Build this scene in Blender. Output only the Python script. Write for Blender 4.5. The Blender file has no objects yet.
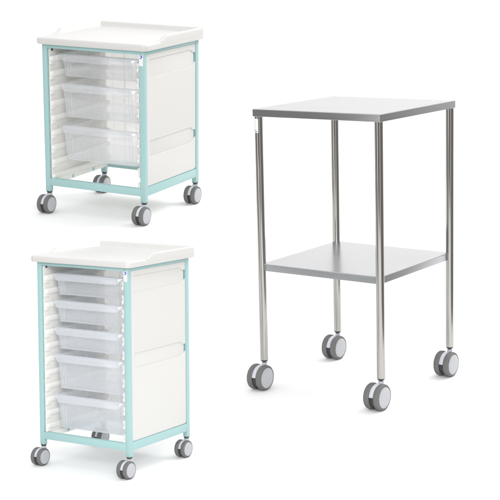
import bpy, bmesh, math, random
from mathutils import Matrix, Vector

C = bpy.context.scene.collection
PI = math.pi
random.seed(4)

# ------------------------------------------------------------------ materials
def new_mat(name):
    m = bpy.data.materials.new(name)
    m.use_nodes = True
    nt = m.node_tree
    return m, nt, nt.nodes['Principled BSDF'], nt.nodes['Material Output']

def fine_bump(nt, bsdf, scale, strength, dist=0.001, detail=3.0):
    tc = nt.nodes.new('ShaderNodeTexCoord')
    n = nt.nodes.new('ShaderNodeTexNoise')
    n.inputs['Scale'].default_value = scale
    n.inputs['Detail'].default_value = detail
    b = nt.nodes.new('ShaderNodeBump')
    b.inputs['Strength'].default_value = strength
    b.inputs['Distance'].default_value = dist
    nt.links.new(tc.outputs['Object'], n.inputs['Vector'])
    nt.links.new(n.outputs['Fac'], b.inputs['Height'])
    nt.links.new(b.outputs['Normal'], bsdf.inputs['Normal'])
    return tc, n

def plain(name, col, rough, bump=None, spec=0.5, var=0.0):
    m, nt, b, _ = new_mat(name)
    b.inputs['Base Color'].default_value = (*col, 1)
    b.inputs['Roughness'].default_value = rough
    b.inputs['Specular IOR Level'].default_value = spec
    if bump:
        tc, n = fine_bump(nt, b, bump[0], bump[1])
    if var:
        tc = nt.nodes.new('ShaderNodeTexCoord')
        n = nt.nodes.new('ShaderNodeTexNoise')
        n.inputs['Scale'].default_value = 14.0
        n.inputs['Detail'].default_value = 5.0
        r = nt.nodes.new('ShaderNodeValToRGB')
        r.color_ramp.elements[0].position = 0.3
        r.color_ramp.elements[1].position = 0.7
        r.color_ramp.elements[0].color = (*[c * (1 - var) for c in col], 1)
        r.color_ramp.elements[1].color = (*[min(1, c * (1 + var)) for c in col], 1)
        nt.links.new(tc.outputs['Object'], n.inputs['Vector'])
        nt.links.new(n.outputs['Fac'], r.inputs['Fac'])
        nt.links.new(r.outputs['Color'], b.inputs['Base Color'])
    return m

def tray_plastic(name, clear, tint, rough, grazing):
    """thin clear plastic: part see-through, part milky, glossier at grazing angles"""
    m, nt, b, out = new_mat(name)
    b.inputs['Base Color'].default_value = (*tint, 1)
    b.inputs['Roughness'].default_value = rough
    tr = nt.nodes.new('ShaderNodeBsdfTransparent')
    tr.inputs['Color'].default_value = (0.985, 0.988, 0.992, 1)
    lw = nt.nodes.new('ShaderNodeLayerWeight')
    lw.inputs['Blend'].default_value = 0.30
    # reflection share, the same from inside and outside the thin wall: 0.03 + 0.75 * (1 - cos)^4
    lf = nt.nodes.new('ShaderNodeLayerWeight')
    lf.inputs['Blend'].default_value = 0.5
    pw = nt.nodes.new('ShaderNodeMath'); pw.operation = 'POWER'
    pw.inputs[1].default_value = 4.0
    fr = nt.nodes.new('ShaderNodeMath'); fr.operation = 'MULTIPLY_ADD'
    fr.inputs[1].default_value = 0.75
    fr.inputs[2].default_value = 0.03
    nt.links.new(lf.outputs['Facing'], pw.inputs[0])
    nt.links.new(pw.outputs[0], fr.inputs[0])
    gl = nt.nodes.new('ShaderNodeBsdfGlossy')
    gl.inputs['Color'].default_value = (1, 1, 1, 1)
    gl.inputs['Roughness'].default_value = rough
    b.inputs['Specular IOR Level'].default_value = 0.0
    b.inputs['Roughness'].default_value = 0.6
    add = nt.nodes.new('ShaderNodeMath'); add.operation = 'MULTIPLY_ADD'
    add.inputs[1].default_value = grazing
    add.inputs[2].default_value = 1 - clear
    add.use_clamp = True
    mix = nt.nodes.new('ShaderNodeMixShader')
    m3 = nt.nodes.new('ShaderNodeMixShader')
    tl = nt.nodes.new('ShaderNodeBsdfTranslucent')
    tl.inputs['Color'].default_value = (*tint, 1)
    m2 = nt.nodes.new('ShaderNodeMixShader')
    m2.inputs['Fac'].default_value = 0.25
    L = nt.links.new
    L(lw.outputs['Facing'], add.inputs[0])
    L(add.outputs[0], mix.inputs['Fac'])
    L(tr.outputs[0], mix.inputs[1])
    L(b.outputs[0], m2.inputs[1])
    L(tl.outputs[0], m2.inputs[2])
    L(m2.outputs[0], mix.inputs[2])
    L(fr.outputs[0], m3.inputs['Fac'])
    L(mix.outputs[0], m3.inputs[1])
    L(gl.outputs[0], m3.inputs[2])
    L(m3.outputs[0], out.inputs['Surface'])
    return m

def steel(name, col, rough, stretch):
    m, nt, b, _ = new_mat(name)
    b.inputs['Metallic'].default_value = 1.0
    L = nt.links.new
    tc = nt.nodes.new('ShaderNodeTexCoord')
    mp = nt.nodes.new('ShaderNodeMapping')
    mp.inputs['Scale'].default_value = stretch
    n = nt.nodes.new('ShaderNodeTexNoise')
    n.inputs['Scale'].default_value = 1.0
    n.inputs['Detail'].default_value = 4.0
    r = nt.nodes.new('ShaderNodeMapRange')
    r.inputs['To Min'].default_value = rough - 0.06
    r.inputs['To Max'].default_value = rough + 0.08
    cr = nt.nodes.new('ShaderNodeValToRGB')
    cr.color_ramp.elements[0].position = 0.25
    cr.color_ramp.elements[1].position = 0.75
    cr.color_ramp.elements[0].color = (*[c * 0.9 for c in col], 1)
    cr.color_ramp.elements[1].color = (*[min(1, c * 1.08) for c in col], 1)
    bp = nt.nodes.new('ShaderNodeBump')
    bp.inputs['Strength'].default_value = 0.05
    bp.inputs['Distance'].default_value = 0.0003
    L(tc.outputs['Object'], mp.inputs['Vector'])
    L(mp.outputs['Vector'], n.inputs['Vector'])
    L(n.outputs['Fac'], r.inputs['Value'])
    L(n.outputs['Fac'], cr.inputs['Fac'])
    L(n.outputs['Fac'], bp.inputs['Height'])
    L(r.outputs['Result'], b.inputs['Roughness'])
    L(cr.outputs['Color'], b.inputs['Base Color'])
    L(bp.outputs['Normal'], b.inputs['Normal'])
    return m

M = {
    'teal': plain('teal_powder_coat', (0.355, 0.555, 0.55), 0.42, (420, 0.10), 0.45),
    'panel': plain('white_moulded_plastic', (0.655, 0.65, 0.632), 0.5, (300, 0.10), 0.35),
    'top': plain('white_tabletop_plastic', (0.64, 0.633, 0.615), 0.38, (160, 0.05), 0.45),
    'runner': plain('white_runner_plastic', (0.80, 0.79, 0.76), 0.5, None, 0.4),
    'tyre': plain('grey_rubber', (0.150, 0.149, 0.147), 0.6, (500, 0.15), 0.35, 0.06),
    'hub': plain('pale_grey_plastic', (0.47, 0.478, 0.505), 0.35, None, 0.5),
    'hood': plain('pale_hood_plastic', (0.56, 0.575, 0.615), 0.3, None, 0.5),
    'dark': plain('dark_plastic', (0.028, 0.028, 0.034), 0.45),
    'stem': plain('dark_metal', (0.07, 0.07, 0.075), 0.35),
    'sticker': plain('white_label_paper', (0.83, 0.83, 0.86), 0.4),
    'mark': plain('blue_print', (0.10, 0.075, 0.55), 0.5),
    'grey_print': plain('lilac_print', (0.42, 0.42, 0.62), 0.5),
    'clear': tray_plastic('clear_tray_plastic', 0.90, (0.93, 0.935, 0.95), 0.09, 0.22),
    'clear_edge': tray_plastic('clear_tray_edge', 0.80, (0.87, 0.88, 0.895), 0.08, 0.34),
    'frost': tray_plastic('frosted_tray_plastic', 0.84, (0.92, 0.94, 0.975), 0.20, 0.28),
    'frost_edge': tray_plastic('frosted_tray_edge', 0.70, (0.86, 0.88, 0.915), 0.14, 0.32),
    'steel_plate': steel('brushed_steel_sheet', (0.485, 0.495, 0.515), 0.23, (4, 4, 420)),
    'steel_tube': steel('brushed_steel_tube', (0.44, 0.428, 0.408), 0.12, (110, 110, 4)),
}
mb, nt, b, out = new_mat('thin_white_plastic')
b.inputs['Base Color'].default_value = (0.80, 0.785, 0.76, 1)
b.inputs['Roughness'].default_value = 0.5
t_ = nt.nodes.new('ShaderNodeBsdfTranslucent')
t_.inputs['Color'].default_value = (0.86, 0.845, 0.82, 1)
mx_ = nt.nodes.new('ShaderNodeMixShader')
mx_.inputs['Fac'].default_value = 0.62
nt.links.new(b.outputs[0], mx_.inputs[1])
nt.links.new(t_.outputs[0], mx_.inputs[2])
nt.links.new(mx_.outputs[0], out.inputs['Surface'])
M['thin'] = mb
mf, nt, b, _ = new_mat('white_studio_floor')
b.inputs['Base Color'].default_value = (0.945, 0.94, 0.932, 1)
b.inputs['Roughness'].default_value = 0.75
b.inputs['Specular IOR Level'].default_value = 0.15
fine_bump(nt, b, 60, 0.02)
M['floor'] = mf

# ------------------------------------------------------------------ mesh helpers
S = 1.0            # size factor of the thing being built

def link(name, bm, mat, parent=None, smooth=40):
    for v in bm.verts:
        v.co *= S
    bmesh.ops.recalc_face_normals(bm, faces=bm.faces)
    me = bpy.data.meshes.new(name)
    bm.to_mesh(me); bm.free()
    me.materials.append(mat)
    for p in me.polygons:
        p.use_smooth = True
    me.set_sharp_from_angle(angle=math.radians(smooth))
    o = bpy.data.objects.new(name, me)
    C.objects.link(o)
    if parent is not None:
        o.parent = parent
    return o

def box(bm, x0, x1, y0, y1, z0, z1, bev=0.0, seg=2):
    r = bmesh.ops.create_cube(bm, size=1.0)
    vs = r['verts']
    for v in vs:
        v.co = Vector((x0 + (v.co.x + .5) * (x1 - x0), y0 + (v.co.y + .5) * (y1 - y0), z0 + (v.co.z + .5) * (z1 - z0)))
    if bev > 0:
        es = list({e for v in vs for e in v.link_edges})
        bmesh.ops.bevel(bm, geom=es, offset=bev, segments=seg, affect='EDGES', profile=0.5)

def bx(*a, **k):
    bm = bmesh.new(); box(bm, *a, **k); return bm

def loft(bm, rings, close=True, cap0=False, cap1=False):
    vr = [[bm.verts.new(p) for p in r] for r in rings]
    n = len(vr[0])
    for a, b2 in zip(vr, vr[1:]):
        for i in range(n if close else n - 1):
            j = (i + 1) % n
            bm.faces.new((a[i], a[j], b2[j], b2[i]))
    if cap0: bm.faces.new(list(reversed(vr[0])))
    if cap1: bm.faces.new(vr[-1])
    return vr

def rrect(x0, x1, y0, y1, r, z, seg=5):
    pts = []
    for cx, cy, a0 in ((x1 - r, y0 + r, -PI / 2), (x1 - r, y1 - r, 0), (x0 + r, y1 - r, PI / 2), (x0 + r, y0 + r, PI)):
        for k in range(seg + 1):
            a = a0 + PI / 2 * k / seg
            pts.append(Vector((cx + r * math.cos(a), cy + r * math.sin(a), z)))
    return pts

def lathe(bm, prof, axis='x', c=(0, 0, 0), seg=40, cap0=True, cap1=True):
    rings = []
    for h, r in prof:
        ring = []
        for k in range(seg):
            a = 2 * PI * k / seg
            if axis == 'x':
                ring.append(Vector((c[0] + h, c[1] + r * math.cos(a), c[2] + r * math.sin(a))))
            else:
                ring.append(Vector((c[0] + r * math.cos(a), c[1] + r * math.sin(a), c[2] + h)))
        rings.append(ring)
    loft(bm, rings, True, cap0, cap1)

def plate_yz(bm, poly, x0, x1, bev):
    """outline in (y, z) given a thickness along x, bevelled on its x1 side"""
    vs = [bm.verts.new((x0, y, z)) for y, z in poly]
    f = bm.faces.new(vs)
    r = bmesh.ops.extrude_face_region(bm, geom=[f])
    nv = [g for g in r['geom'] if isinstance(g, bmesh.types.BMVert)]
    for v in nv: v.co.x = x1
    es = [e for e in {e for v in nv for e in v.link_edges} if all(abs(v.co.x - x1) < 1e-7 for v in e.verts)]
    if bev > 0:
        bmesh.ops.bevel(bm, geom=es, offset=bev, segments=3, affect='EDGES', profile=0.5)

def thing(name, label, cat, mat, group=None):
    o = bpy.data.objects.new(name, None)
    C.objects.link(o)
    o.empty_display_size = 0.1
    o.matrix_basis = mat
    o['label'] = label; o['category'] = cat
    if group: o['group'] = group
    return o

def pose(x, y, z, yaw, tx, ty):
    r = math.radians
    return (Matrix.Translation((x, y, z)) @ Matrix.Rotation(r(ty), 4, 'Y')
            @ Matrix.Rotation(r(tx), 4, 'X') @ Matrix.Rotation(r(yaw), 4, 'Z'))

def copy_part(o, parent):
    c = o.copy(); C.objects.link(c); c.parent = parent
    for ch in o.children:
        d = ch.copy(); C.objects.link(d); d.parent = c
    return c

# ------------------------------------------------------------------ caster
def make_caster(parent, H, R, trail=0.0200, W=0.042):
    """twin-wheel hooded caster; its own mesh is the hood, origin under the stem on the floor"""
    cy, cz = -trail, R
    tw = 0.0150 * W / 0.042
    gap = W / 2 - tw
    bm = bmesh.new()
    # hood: curved shell between the wheels, from behind the stem over the top to the front
    prof_o, prof_i = [], []
    n = 22
    for k in range(n + 1):
        a = math.radians(62 + (172 - 62) * k / n)       # 90 = up, 180 = towards the front
        prof_o.append((cy + 0.955 * R * math.cos(a), cz + 0.955 * R * math.sin(a)))
        prof_i.append((cy + 0.74 * R * math.cos(a), cz + 0.74 * R * math.sin(a)))
    g = gap - 0.0012
    rings = []
    for k in range(n + 1):
        (yo, zo), (yi, zi) = prof_o[k], prof_i[k]
        ym, zm = yo + (yi - yo) * .12, zo + (zi - zo) * .12
        rings.append([Vector((-g, yi, zi)), Vector((-g, ym, zm)), Vector((-g * .75, yo, zo)), Vector((g * .75, yo, zo)), Vector((g, ym, zm)), Vector((g, yi, zi))])
    loft(bm, rings, True, True, True)
    # boss that carries the stem
    zt = H - 0.0065
    lathe(bm, [(cz + .35 * R, .0088), (min(2 * R - .004, zt - .004), .0098), (zt - .002, .0098), (zt, .0086)], 'z', (0, 0, 0), 24)
    hood = link('caster', bm, M['hood'], parent)
    # stem with collar
    bm = bmesh.new()
    lathe(bm, [(zt - .003, .0072), (H - .0035, .0072), (H - .0035, .0098), (H - .0002, .0098)], 'z', (0, 0, 0), 24)
    link('stem', bm, M['stem'], hood)
    # dark core with axle
    bm = bmesh.new()
    lathe(bm, [(-gap + .0008, .86 * R), (gap - .0008, .86 * R)], 'x', (0, cy, cz), 36)
    link('axle_housing', bm, M['dark'], hood)
    for s in (-1, 1):
        bm = bmesh.new()
        a0, a1 = gap, gap + tw
        pr = [(a0, .60 * R), (a0, .93 * R), (a0 + .1 * tw, .972 * R), (a0 + .3 * tw, R), (a0 + .62 * tw, R), (a0 + .82 * tw, .978 * R),
              (a0 + .95 * tw, .925 * R), (a1, .865 * R), (a1 - .0006, .835 * R), (a1 - .004, .82 * R)]
        lathe(bm, [(s * h, r) for h, r in pr], 'x', (0, cy, cz), 56)
        link('tyre', bm, M['tyre'], hood)
        bm = bmesh.new()
        pr = [(a1 - .004, .815 * R), (a1 - .0004, .81 * R), (a1 + .0006, .78 * R), (a1 + .0016, .5 * R), (a1 + .0019, .2 * R), (a1 + .0020, .02 * R)]
        lathe(bm, [(s * h, r) for h, r in pr], 'x', (0, cy, cz), 56)
        link('hub_cover', bm, M['hub'], hood)
    return hood

# ------------------------------------------------------------------ blue print mark on the labels
def hook_mark(bm, cx, cz, r, y):
    """thick curl like a hooked comma with a dot above, raised off the label in -y"""
    pts = []
    for k in range(13):
        a = math.radians(150 - 250 * k / 12)
        rr = r * (0.62 + 0.38 * (1 - k / 12))
        pts.append((cx + rr * math.cos(a), cz + .35 * r + rr * math.sin(a)))
    pts.append((cx - .75 * r, cz - 1.05 * r))
    for i in range(len(pts) - 1):
        (xa, za), (xb, zb) = pts[i], pts[i + 1]
        d = math.hypot(xb - xa, zb - za) or 1
        wdt = r * (0.27 + .20 * math.sin(PI * i / (len(pts) - 1)))
        nx, nz = -(zb - za) / d * wdt, (xb - xa) / d * wdt
        q = [bm.verts.new((x, yy, z)) for yy in (y, y - .0003) for x, z in ((xa + nx, za + nz), (xb + nx, zb + nz), (xb - nx, zb - nz), (xa - nx, za - nz))]
        for f in ((0, 1, 2, 3), (7, 6, 5, 4), (0, 4, 5, 1), (1, 5, 6, 2), (2, 6, 7, 3), (3, 7, 4, 0)):
            bm.faces.new([q[j] for j in f])

# ------------------------------------------------------------------ tray trolley
Y0 = 0.034                                     # front of the tray flanges behind the post fronts

def panel_outline(w, d, t, ht, hf):
    yf, yb = t + .0015, d - t - .0015
    zt, zb = ht - .0125, hf + .0505
    P = [(yf, zb)]
    r = .010
    for k in range(6):
        a = -PI / 2 + PI / 2 * k / 5
        P.append((yb - r + r * math.cos(a), zb + r + r * math.sin(a)))
    for lo, hi in ((ht - .344, ht - .293), (ht - .088, ht - .031)):
        P += [(yb, lo + .016), (yb - .006, lo + .012), (yb - .028, lo + .0012), (yb - .034, lo), (yf + .018, lo), (yf + .016, lo + .002),
              (yf + .016, hi - .002), (yf + .018, hi), (yb - .036, hi), (yb - .030, hi - .001), (yb - .018, hi - .009), (yb - .012, hi - .011), (yb, hi - .0115)]
    P += [(yb, zt + .0), (yf, zt)]
    return P, (yf, yb, zt, zb)

def tray_trolley(label, mat, s, w, d, ht, hf, t, GRID0, PITCH, over):
    global S
    S = s
    root = thing('tray_trolley', label, 'trolley', mat)
    m = M['teal']
    # posts
    for x in (0, w - t):
        for y in (0, d - t):
            link('post', bx(x, x + t, y, y + t, hf, ht - .0005, bev=.0022), m, root)
    e = .0006
    # bottom and top rails, set a hair behind the post faces
    zb0, zb1 = hf + .0205, hf + .0455
    for y in (e, d - t + e):
        link('bottom_rail', bx(t - .001, w - t + .001, y, y + t - 2 * e, zb0, zb1, bev=.0018), m, root)
        link('top_rail', bx(t - .001, w - t + .001, y, y + t - 2 * e, ht - .0125, ht - .001, bev=.0012), m, root)
    for x in (e, w - t + e):
        link('bottom_rail', bx(x, x + t - 2 * e, t - .001, d - t + .001, zb0 - .0005, hf + .0495, bev=.0018), m, root)
        link('top_rail', bx(x, x + t - 2 * e, t - .001, d - t + .001, ht - .0120, ht - .0012, bev=.0012), m, root)
    # little dark fixing in the top corner of the opening
    bm = bmesh.new()
    lathe(bm, [(0, .0040), (.003, .0040), (.0042, .003)], 'z', (0, 0, 0), 16)
    bmesh.ops.rotate(bm, verts=bm.verts, cent=(0, 0, 0), matrix=Matrix.Rotation(PI / 2, 3, 'X'))
    bmesh.ops.translate(bm, verts=bm.verts, vec=(t + .006, t + .004, ht - .0195))
    link('fixing_screw', bm, M['stem'], root)
    # side panels with recessed hand grips
    P, (yf, yb, zt, zb) = panel_outline(w, d, t, ht, hf)
    for side in (1, -1):
        bm = bmesh.new()
        plate_yz(bm, P, -.0075, -.0025, .0020)
        box(bm, -.0125, -.0056, yf + .002, yb - .0075, zb + .002, zt - .002, bev=.0008)
        for v in bm.verts:
            v.co.x = (w + v.co.x) if side > 0 else -v.co.x
        link('side_panel', bm, M['panel'], root)
    # tray runners on both inner sides
    nled = int((ht - GRID0 - hf - .05) / PITCH) + 1
    for side in (1, -1):
        bm = bmesh.new()
        x0 = t + .0008
        y1 = d - .003
        box(bm, x0, x0 + .004, .008, y1, hf + .022, ht - .0135, bev=.001)
        for k in range(nled):
            zt_ = ht - GRID0 - k * PITCH - .0052
            prof = [(x0 + .003, zt_ - .026), (x0 + .012, zt_ - .020), (x0 + .0165, zt_ - .011), (x0 + .0178, zt_ - .003), (x0 + .0170, zt_), (x0 + .003, zt_)]
            rings = []
            for y, g in ((.006, .35), (.009, .75), (.018, 1.0), (y1 - .004, 1.0)):
                rings.append([Vector((x0 + .003 + (px - x0 - .003) * g, y, zt_ - .012 + (pz - zt_ + .012) * (.55 + .45 * g))) for px, pz in prof])
            loft(bm, rings, True, True, True)
            # rounded stop at the front of each ledge
            box(bm, x0 + .002, x0 + .012, .0035, .030, zt_ - .030, zt_ - .018, bev=.0035)
        # solid foot of the runner
        box(bm, x0, x0 + .012, .012, y1 - .01, hf + .0235, hf + .0430, bev=.004)
        if side < 0:
            for v in bm.verts: v.co.x = w - v.co.x
        r = link('tray_runner', bm, M['runner'], root)
        # teal tabs on the runner foot, standing in for rail seen through notches
        for yy in (.115, .245):
            cb = bx(x0 + .0105, x0 + .0135, yy, yy + .011, hf + .0255, hf + .0375, bev=.001)
            if side < 0:
                for v in cb.verts: v.co.x = w - v.co.x
            link('rail_patch', cb, m, r)
    # white back panel with shallow moulded ribs
    bm = bmesh.new()
    pz0, pz1 = hf + .046, ht - .013
    yq = d - t * .55
    # single skin with shallow waves: translucent sheet, no thickness for light to get lost in
    nx_ = 60
    xa, xb = t + .006, w - t - .006
    def wave(u):
        q = (u * 7) % 1.0
        return .0022 if abs(q - .5) < .06 else 0.0
    rings = []
    for z in (pz0, pz1):
        rings.append([Vector((xa + (xb - xa) * k / (nx_ * 2), yq - wave(k / (nx_ * 2)), z)) for k in range(nx_ * 2 + 1)])
    loft(bm, rings, False)
    link('back_panel', bm, M['thin'], root)
    # tabletop: slab with a raised rim on three sides
    o = over
    z0, z1 = ht, ht + .0225
    X0, X1, YA, YB = -o, w + o, -o, d + o
    bm = bmesh.new()
    rings = []
    for ins, z in ((.0060, z0), (.0022, z0 + .0008), (.0004, z0 + .004), (0, z0 + .008), (0, z1 - .007), (.001, z1 - .0038), (.0034, z1 - .0012), (.0070, z1)):
        rings.append(rrect(X0 + ins, X1 - ins, YA + ins, YB - ins, .019 - ins * .5, z, 7))
    loft(bm, rings, True, True, True)
    top = link('tabletop', bm, M['top'], root)
    bm = bmesh.new()
    # path: right side from the front, round the back, down the left side
    path = []
    R = .019
    ys = .085
    def seg(a, b2, n):
        for k in range(n):
            path.append((a[0] + (b2[0] - a[0]) * k / n, a[1] + (b2[1] - a[1]) * k / n))
    seg((X1, ys), (X1, YB - R), 40)
    for k in range(9):
        a = PI / 2 * k / 8
        path.append((X1 - R + R * math.cos(a), YB - R + R * math.sin(a)))
    seg((X1 - R, YB), (X0 + R, YB), 30)
    for k in range(9):
        a = PI / 2 + PI / 2 * k / 8
        path.append((X0 + R + R * math.cos(a), YB - R + R * math.sin(a)))
    seg((X0, YB - R), (X0, ys), 40)
    path.append((X0, ys))
    pts = [path[0]]
    for p in path[1:]:
        if math.hypot(p[0] - pts[-1][0], p[1] - pts[-1][1]) > 1e-5: pts.append(p)
    hgt = .0165
    rings = []
    for i, p in enumerate(pts):
        a = pts[max(0, i - 1)]; b2 = pts[min(len(pts) - 1, i + 1)]
        tx, ty = b2[0] - a[0], b2[1] - a[1]
        L = math.hypot(tx, ty); nx, ny = -ty / L, tx / L          # inward
        dist = p[1] - ys if (p[0] > X1 - 1e-4 or p[0] < X0 + 1e-4) else 1
        q = max(0, min(1, dist / .050)); q = q * q * (3 - 2 * q)
        h = hgt * q + .0002
        prof = ((-.0003, z1 - .009), (-.0003, z1 + h - .0045 * q - .004 * (1 - q)), (.0012, z1 + h - .0014 * q), (.0042, z1 + h), (.0115, z1 + h), (.0150, z1 + h - .0018 * q),
                (.0180, z1 + h * .62), (.0215, z1 + h * .2), (.0270, z1 + .0001), (.0270, z1 - .004))
        rings.append([Vector((p[0] + nx * u, p[1] + ny * u, z)) for u, z in prof])
    loft(bm, rings, True, True, True)
    link('raised_rim', bm, M['top'], top)
    # label on the front of the right post
    lx0, lx1 = w - t + .0006, w - .0036
    lb = link('label_sticker', bx(lx0, lx1, -.0006, .0004, ht - .047, ht - .0125, bev=.0002, seg=1), M['sticker'], root)
    bm = bmesh.new()
    hook_mark(bm, (lx0 + lx1) / 2 - .0002, ht - .0205, .0043, -.0006)
    link('printed_mark', bm, M['mark'], lb)
    # casters
    i = t / 2
    first = None
    for x, y in ((i, i), (w - i, i), (w - i, d - i), (i, d - i)):
        if first is None:
            first = make_caster(root, hf, .0305); c = first
        else:
            c = copy_part(first, root)
        c.location = (x * S, y * S, 0)
    return root

def tray(mat_root, label, T, n, height, mat, edge):
    """one pull-out tray; S is still the size factor of its trolley"""
    w, d, ht = T['w'], T['d'], T['ht']
    zt = ht - T['GRID0'] - n * T['PITCH']
    x0, x1 = .0285, w - .0285
    dep = d - .062
    hw = (x1 - x0) / 2
    root = thing('storage_tray', label, 'tray', mat_root @ Matrix.Translation((S * (x0 + x1) / 2, S * Y0, S * (zt - height))), None)
    H = height
    bw = hw - .0105
    bm = bmesh.new()
    th = .0022
    rings = []
    yb = dep
    for dx, dy, r, z in ((.012, .010, .016, .0), (.0095, .0075, .019, .003), (.0, .0, .024, H - .004)):
        rings.append(rrect(-bw + dx, bw - dx, .0065 + dy, yb - .010 - dy, r, z, 6))
    for dx, dy, r, z in ((.0 + th, th, .022, H - .004), (.0095 + th, .0075 + th, .018, .003 + th), (.014, .012, .015, th)):
        rings.append(rrect(-bw + dx, bw - dx, .0065 + dy, yb - .010 - dy, r, z, 6))
    loft(bm, rings, True, True, True)
    # upright ribs on the inner faces of the side and back walls
    def wall_rib(top0, top1, bot0, bot1):
        v = [bm.verts.new(p) for p in (top0, top1, bot1, bot0)]
        nrm = (v[1].co - v[0].co).cross(v[3].co - v[0].co).normalized() * .0011
        v2 = [bm.verts.new(q.co + nrm) for q in v]
        for q in v: q.co -= nrm
        for f in ((0, 1, 2, 3), (7, 6, 5, 4), (0, 4, 5, 1), (1, 5, 6, 2), (2, 6, 7, 3), (3, 7, 4, 0)):
            bm.faces.new([(v + v2)[j] for j in f])
    for sx in (-1, 1):
        for k in range(4):
            yy = .055 + k * (yb - .12) / 3
            wall_rib(Vector((sx * (bw - th), yy, H - .006)), Vector((sx * (bw - th - .004), yy, H - .006)),
                     Vector((sx * (bw - th - .0098), yy, .006)), Vector((sx * (bw - th - .0145), yy, .006)))
    for k in range(3):
        xx = (k - 1) * bw * .48
        yw = yb - .010 - th
        wall_rib(Vector((xx, yw, H - .006)), Vector((xx, yw - .004, H - .006)), Vector((xx, yw - .0076, .006)), Vector((xx, yw - .012, .006)))
    tub = link('tub', bm, mat, root)
    # upright ribs moulded on the front wall
    for sx in (-1, 1):
        for xx in (bw - .034, bw - .043):
            bm = bmesh.new()
            v = []
            for yy in (0.0, -.0016):
                for x, z, yo in ((xx - .001, .010, .0068), (xx + .001, .010, .0068), (xx + .001, H - .012, .0003), (xx - .001, H - .012, .0003)):
                    v.append(bm.verts.new((sx * x, .0065 + yo + yy - .0001, z)))
            for f in ((0, 1, 2, 3), (7, 6, 5, 4), (0, 4, 5, 1), (1, 5, 6, 2), (2, 6, 7, 3), (3, 7, 4, 0)):
                bm.faces.new([v[j] for j in f])
            link('rib', bm, edge, tub)
    # bead along the bottom edge of the tub
    bm = bmesh.new()
    rings = []
    for g, z in ((-.0006, .0005), (.0008, .0022), (.0008, .0052), (-.0006, .0064)):
        rings.append(rrect(-bw + .0098 - g, bw - .0098 + g, .0065 + .0078 - g, yb - .010 - .0078 + g, .019, z, 6))
    loft(bm, rings, True)
    link('base_bead', bm, edge, tub)
    # rim flange with a turned-down edge
    bm = bmesh.new()
    rings = []
    for ins, r, z in ((.0, .014, H - .012), (.0, .014, H - .0015), (.0015, .013, H), (.0125, .023, H), (.0125, .023, H - .003), (.003, .012, H - .003), (.003, .012, H - .012)):
        rings.append(rrect(-hw + ins, hw - ins, ins * .75, yb - ins * .6, r, z, 6))
    vr = loft(bm, rings, True)
    n_ = len(vr[0])
    for i in range(n_):
        j = (i + 1) % n_
        bm.faces.new((vr[-1][i], vr[-1][j], vr[0][j], vr[0][i]))
    link('rim', bm, edge, root)
    # deep lip along the front, used as the handle
    bm = bmesh.new()
    lw = hw - .037
    prof = [(.004, H + .0012), (-.0085, H + .0012), (-.0115, H - .0012), (-.0132, H - .0230), (-.0118, H - .0232), (-.0098, H - .0035), (-.0080, H - .0016), (.004, H - .0012)]
    rings = []
    for x, g in ((-lw - .016, 0.0), (-lw - .006, .7), (-lw, 1), (lw, 1), (lw + .006, .7), (lw + .016, 0.0)):
        rings.append([Vector((x, .004 + (y - .004) * (.25 + .75 * g), H + (z - H) * (.35 + .65 * g))) for y, z in prof])
    loft(bm, rings, True, True, True)
    # two fine lines moulded across the lip
    for zz in (H - .0065, H - .0200):
        box(bm, -lw, lw, -.0142 + (H - zz) * -.00, -.0108, zz - .0007, zz + .0007, bev=.0003, seg=1)
    link('handle_lip', bm, edge, root)
    return root

# ------------------------------------------------------------------ the two tray trolleys
PA = pose(-.8662, .5, .677764, -26.181276, 4.344977, .484262)
KB, KC = .92, 1.06
EYE = Vector((0, -5.796849, 1.715434))
def along(x, y, z, k):
    return EYE + k * (Vector((x, y, z)) - EYE)
PB = pose(*along(-.730318, -.8, 0, KB), -31.04302, -4.533323, -.16812)
PC = pose(*along(.032225, -.5, .198548, KC), -35.526244, .188111, -1.442966)
DA, DB, DC = .0158, .0170, .0080            # the feet stand this much lower on smaller wheels
PA = PA @ Matrix.Translation((0, 0, DA * 1.27))
PB = PB @ Matrix.Translation((0, 0, DB * KB))
PC = PC @ Matrix.Translation((0, 0, DC * KC))
A = dict(s=1.27, w=.38315, d=.36684, ht=.5767 - DA, hf=.0863 - DA, t=.0187, GRID0=.0325, PITCH=.0490, over=.0162)
B = dict(s=KB, w=.3840, d=.3654, ht=.7273 - DB, hf=.0870 - DB, t=.0182, GRID0=.041, PITCH=.0472, over=.0190)
SH, DP = .0755, .112
tray_trolley('short teal framed trolley with white raised edge top and three clear trays', PA, **A)
for n, h, lab in ((0, SH, 'shallow clear plastic tray, topmost of the three in the short trolley'),
                  (2, DP, 'deep clear plastic tray, middle one of three in the short trolley'),
                  (4.83, .1165, 'deep clear plastic tray, lowest of three in the short trolley with empty runners below')):
    tray(PA, lab, A, n, h, M['clear'], M['clear_edge'])
tray_trolley('tall teal framed trolley with white raised edge top and five frosted trays', PB, **B)
for n, h, lab in ((0, SH, 'shallow frosted tray directly under the white top of the tall trolley'),
                  (2, SH, 'shallow frosted tray, second from the top of the tall trolley'),
                  (4, SH, 'shallow frosted tray, third down and just above the deep ones of the tall trolley'),
                  (6, .120, 'deep frosted tray, upper of the two deep ones in the tall trolley'),
                  (9, .117, 'deep frosted tray, lowest in the tall trolley near its bottom rail')):
    tray(PB, lab, B, n, h, M['frost'], M['frost_edge'])

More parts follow.
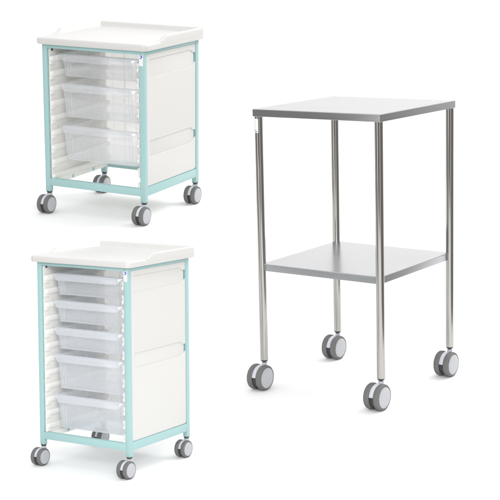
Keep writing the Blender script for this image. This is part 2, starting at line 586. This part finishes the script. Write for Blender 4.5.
# ------------------------------------------------------------------ steel trolley
S = KC
def steel_trolley():
    w, d, ht, hf, th, i, r = .5254, .5332, 1.0284 - DC, .110 - DC, .0265, .0165, .0146
    root = thing('steel_trolley', 'stainless steel two shelf trolley on four round legs with twin wheel casters', 'trolley', PC)
    def sheet(x0, x1, y0, y1, z0, z1, rc):
        bm = bmesh.new()
        rings = []
        for ins, z in ((.0160, z0 + .004), (.0016, z0 + .004), (.0016, z0), (.0006, z0 + .0), (0, z0 + .0008), (0, z1 - .0022), (.0007, z1 - .0007), (.0022, z1)):
            rings.append(rrect(x0 + ins, x1 - ins, y0 + ins, y1 - ins, max(rc - ins * .3, .0012), z, 5))
        loft(bm, rings, True, True, True)
        return bm
    link('top_plate', sheet(0, w, 0, d, ht - th, ht, .005), M['steel_plate'], root, 18)
    link('lower_shelf', sheet(i - .002, w - i + .002, i - .002, d - i + .002, .4445 - DC, .4700 - DC, .004), M['steel_plate'], root, 18)
    first = cfirst = None
    for x, y in ((i, i), (w - i, i), (w - i, d - i), (i, d - i)):
        if first is None:
            bm = bmesh.new()
            lathe(bm, [(hf + .003, r - .001), (hf + .004, r), (ht - .012, r)], 'z', (0, 0, 0), 40)
            leg = first = link('leg', bm, M['steel_tube'], root)
            bm = bmesh.new()
            lathe(bm, [(hf - .002, r * .80), (hf - .001, r * .88), (hf + .0042, r * .93)], 'z', (0, 0, 0), 32)
            link('end_plug', bm, M['stem'], leg)
            c = cfirst = make_caster(root, hf, .0463, trail=.028, W=.063)
        else:
            leg = copy_part(first, root)
            c = copy_part(cfirst, root)
        leg.location = (x * S, y * S, 0)
        c.location = (x * S, y * S, 0)
        if (x, y) == (i, i):
            tagleg = leg
    # paper label wrapped round the front left leg
    bm = bmesh.new()
    rr = r + .0006
    z0, z1 = ht - th - .058, ht - th - .008
    rings = []
    for z in (z0, z1):
        rings.append([Vector((rr * math.cos(a), rr * math.sin(a), z)) for a in [math.radians(198 + 100 * k / 14) for k in range(15)]] +
                     [Vector(((rr - .0005) * math.cos(a), (rr - .0005) * math.sin(a), z)) for a in [math.radians(298 - 100 * k / 14) for k in range(15)]])
    loft(bm, rings, True, True, True)
    lb = link('label_sticker', bm, M['sticker'], tagleg)
    bm = bmesh.new()
    for za, zb, a0, a1 in ((z0 + .003, z0 + .0075, 222, 290), (z0 + .0095, z0 + .0118, 222, 265)):
        rr2 = rr + .0002
        rings = [[Vector((q * math.cos(a), q * math.sin(a), z)) for q, z in ((rr2, za), (rr2, zb), (rr - .0001, zb), (rr - .0001, za))] for a in [math.radians(a0 + (a1 - a0) * k / 8) for k in range(9)]]
        loft(bm, rings, True, True, True)
    link('printed_line', bm, M['grey_print'], lb)
    return root
steel_trolley()

# ------------------------------------------------------------------ floor: one white studio sheet that rises to the back and sweeps up
pads = []
for P, w, d, in ((PA, A['w'] * 1.27, A['d'] * 1.27), (PB, B['w'] * KB, B['d'] * KB), (PC, .5254 * KC, .5332 * KC)):
    n = P.to_3x3() @ Vector((0, 0, 1))
    p0 = P.translation
    pads.append((P.inverted(), n, p0, w, d))

def smooth(a, b2, v):
    q = max(0, min(1, (v - a) / (b2 - a)))
    return q * q * (3 - 2 * q)

def floor_z(x, y):
    l_ = 1 - smooth(-.35, .35, x)
    base = .10 + .62 * (l_ * smooth(-1.1, 1.0, y) + (1 - l_) * smooth(.2, 2.6, y))
    ws, zs = 1 / .40 ** 3, base / .40 ** 3
    for inv, n, p0, w, d in pads:
        z = p0.z - (n.x * (x - p0.x) + n.y * (y - p0.y)) / n.z
        l = inv @ Vector((x, y, z))
        m_ = .075
        dx = max(-m_ - l.x, 0, l.x - w - m_); dy = max(-m_ - l.y, 0, l.y - d - m_)
        dist = math.hypot(dx, dy)
        if dist < 1e-6: return z
        k = 1 / dist ** 3 * math.exp(-dist / .6)
        ws += k; zs += k * z
    return zs / ws

def axis(lo, hi, a, b2, fine, coarse):
    v = [lo]
    while v[-1] < hi - 1e-6:
        q = v[-1]
        v.append(q + (fine if a <= q <= b2 else coarse))
    return v
xs = axis(-2.6, 2.6, -1.7, 1.5, .03, .15)
yl = axis(-4.2, 2.9, -1.6, 1.8, .03, .15)
prof = [(y, None) for y in yl]
RC = 1.0
def half(y):
    return .56 + .70 * smooth(-1.2, 2.4, y)
rows = [[Vector((x * half(y), y, floor_z(x * half(y), y))) for x in xs] for y in yl]
ylast = yl[-1]; zl = floor_z(0, ylast)
for k in range(1, 13):
    a = PI / 2 * k / 12
    rows.append([Vector((x, ylast + RC * math.sin(a), zl + RC * (1 - math.cos(a)))) for x in xs])
rows.append([Vector((x, ylast + RC, zl + RC + 1.2)) for x in xs])
S = 1.0
bm = bmesh.new()
loft(bm, rows, False)
fl = link('floor', bm, M['floor'], None, 80)
fl['kind'] = 'structure'
fl['label'] = 'plain white studio floor that sweeps up behind the trolleys'

# ------------------------------------------------------------------ light: white studio, bright overhead, darker at eye level in front
CEIL = 1.2
wd = bpy.data.worlds.new('World')
bpy.context.scene.world = wd
wd.use_nodes = True
nt = wd.node_tree
bg = nt.nodes['Background']
tc = nt.nodes.new('ShaderNodeTexCoord')
sp = nt.nodes.new('ShaderNodeSeparateXYZ')
def ramp(stops, tint=(1, 1, 1)):
    r = nt.nodes.new('ShaderNodeValToRGB')
    e = r.color_ramp.elements
    e[0].position, e[1].position = stops[0][0], stops[-1][0]
    for el, st in ((e[0], stops[0]), (e[1], stops[-1])):
        el.color = (st[1] * tint[0], st[1] * tint[1], st[1] * tint[2], 1)
    for p, v in stops[1:-1]:
        q = e.new(p); q.color = (v * tint[0], v * tint[1], v * tint[2], 1)
    return r
def rng(lo, hi):
    r = nt.nodes.new('ShaderNodeMapRange')
    r.inputs['From Min'].default_value = lo
    r.inputs['From Max'].default_value = hi
    return r
lk = nt.links.new
lk(tc.outputs['Generated'], sp.inputs[0])
ngy = nt.nodes.new('ShaderNodeMath'); ngy.operation = 'MULTIPLY'; ngy.inputs[1].default_value = -1
lk(sp.outputs['Y'], ngy.inputs[0])
az = nt.nodes.new('ShaderNodeMath'); az.operation = 'ARCTAN2'
lk(sp.outputs['X'], az.inputs[0]); lk(ngy.outputs[0], az.inputs[1])
mz, ma = rng(-1, 1), rng(-PI, PI)
lk(sp.outputs['Z'], mz.inputs['Value'])
lk(az.outputs[0], ma.inputs['Value'])
def A_(deg): return .5 + deg / 360
# round the room at eye level: dim walls, added bright bands left and right of the camera that streak the steel
side = ramp([(0, 1.2), (A_(-125), .8), (A_(-105), .34), (A_(-58), .30), (A_(-52), 1.9), (A_(-42), 1.9), (A_(-36), .25),
             (A_(8), .3), (A_(16), .8), (A_(30), .8), (A_(40), .26), (A_(100), .34), (A_(130), .8), (1, 1.2)], (1.0, .975, .94))
# share of the bright ceiling by elevation
up = ramp([(.0, .0), (.56, .0), (.80, 1.0), (1.0, 1.0)])
lk(ma.outputs['Result'], side.inputs['Fac'])
lk(mz.outputs['Result'], up.inputs['Fac'])
mx = nt.nodes.new('ShaderNodeMix'); mx.data_type = 'RGBA'
lk(up.outputs['Color'], mx.inputs['Factor'])
lk(side.outputs['Color'], mx.inputs[6])
mx.inputs[7].default_value = (CEIL * .99, CEIL, CEIL * 1.02, 1)
lk(mx.outputs[2], bg.inputs['Color'])
bg.inputs['Strength'].default_value = 1.0

def area(name, loc, target, size, power, col=(1, 1, 1)):
    l = bpy.data.lights.new(name, 'AREA')
    l.shape = 'RECTANGLE'; l.size, l.size_y = size
    l.energy = power; l.color = col
    o = bpy.data.objects.new(name, l)
    C.objects.link(o)
    o.location = loc
    o.rotation_euler = (Vector(target) - Vector(loc)).to_track_quat('-Z', 'Y').to_euler()
    return o
area('softbox', (3.2, 1.6, 4.6), (-.1, -.3, .3), (2.2, 2.2), 130, (1, .985, .96))
area('front_fill', (.5, -6.3, 3.1), (-.5, -.3, .6), (2.6, 1.4), 150)  # added fill that brightens the fronts and the tray interiors

# ------------------------------------------------------------------ camera and output
cam = bpy.data.cameras.new('camera')
co = bpy.data.objects.new('camera', cam)
C.objects.link(co)
co.location = (0, -5.796849, 1.715434)
co.rotation_euler = (math.radians(90 - 10.652368), 0, 0)
cam.sensor_width = 36
cam.lens = 1499.6315 / 500 * 36
cam.clip_end = 200
sc = bpy.context.scene
sc.camera = co
sc.view_settings.view_transform = 'Standard'
sc.view_settings.look = 'None'
sc.view_settings.exposure = 0
sc.view_settings.gamma = 1
sc.cycles.max_bounces = 16
sc.cycles.transparent_max_bounces = 48
sc.cycles.diffuse_bounces = 10
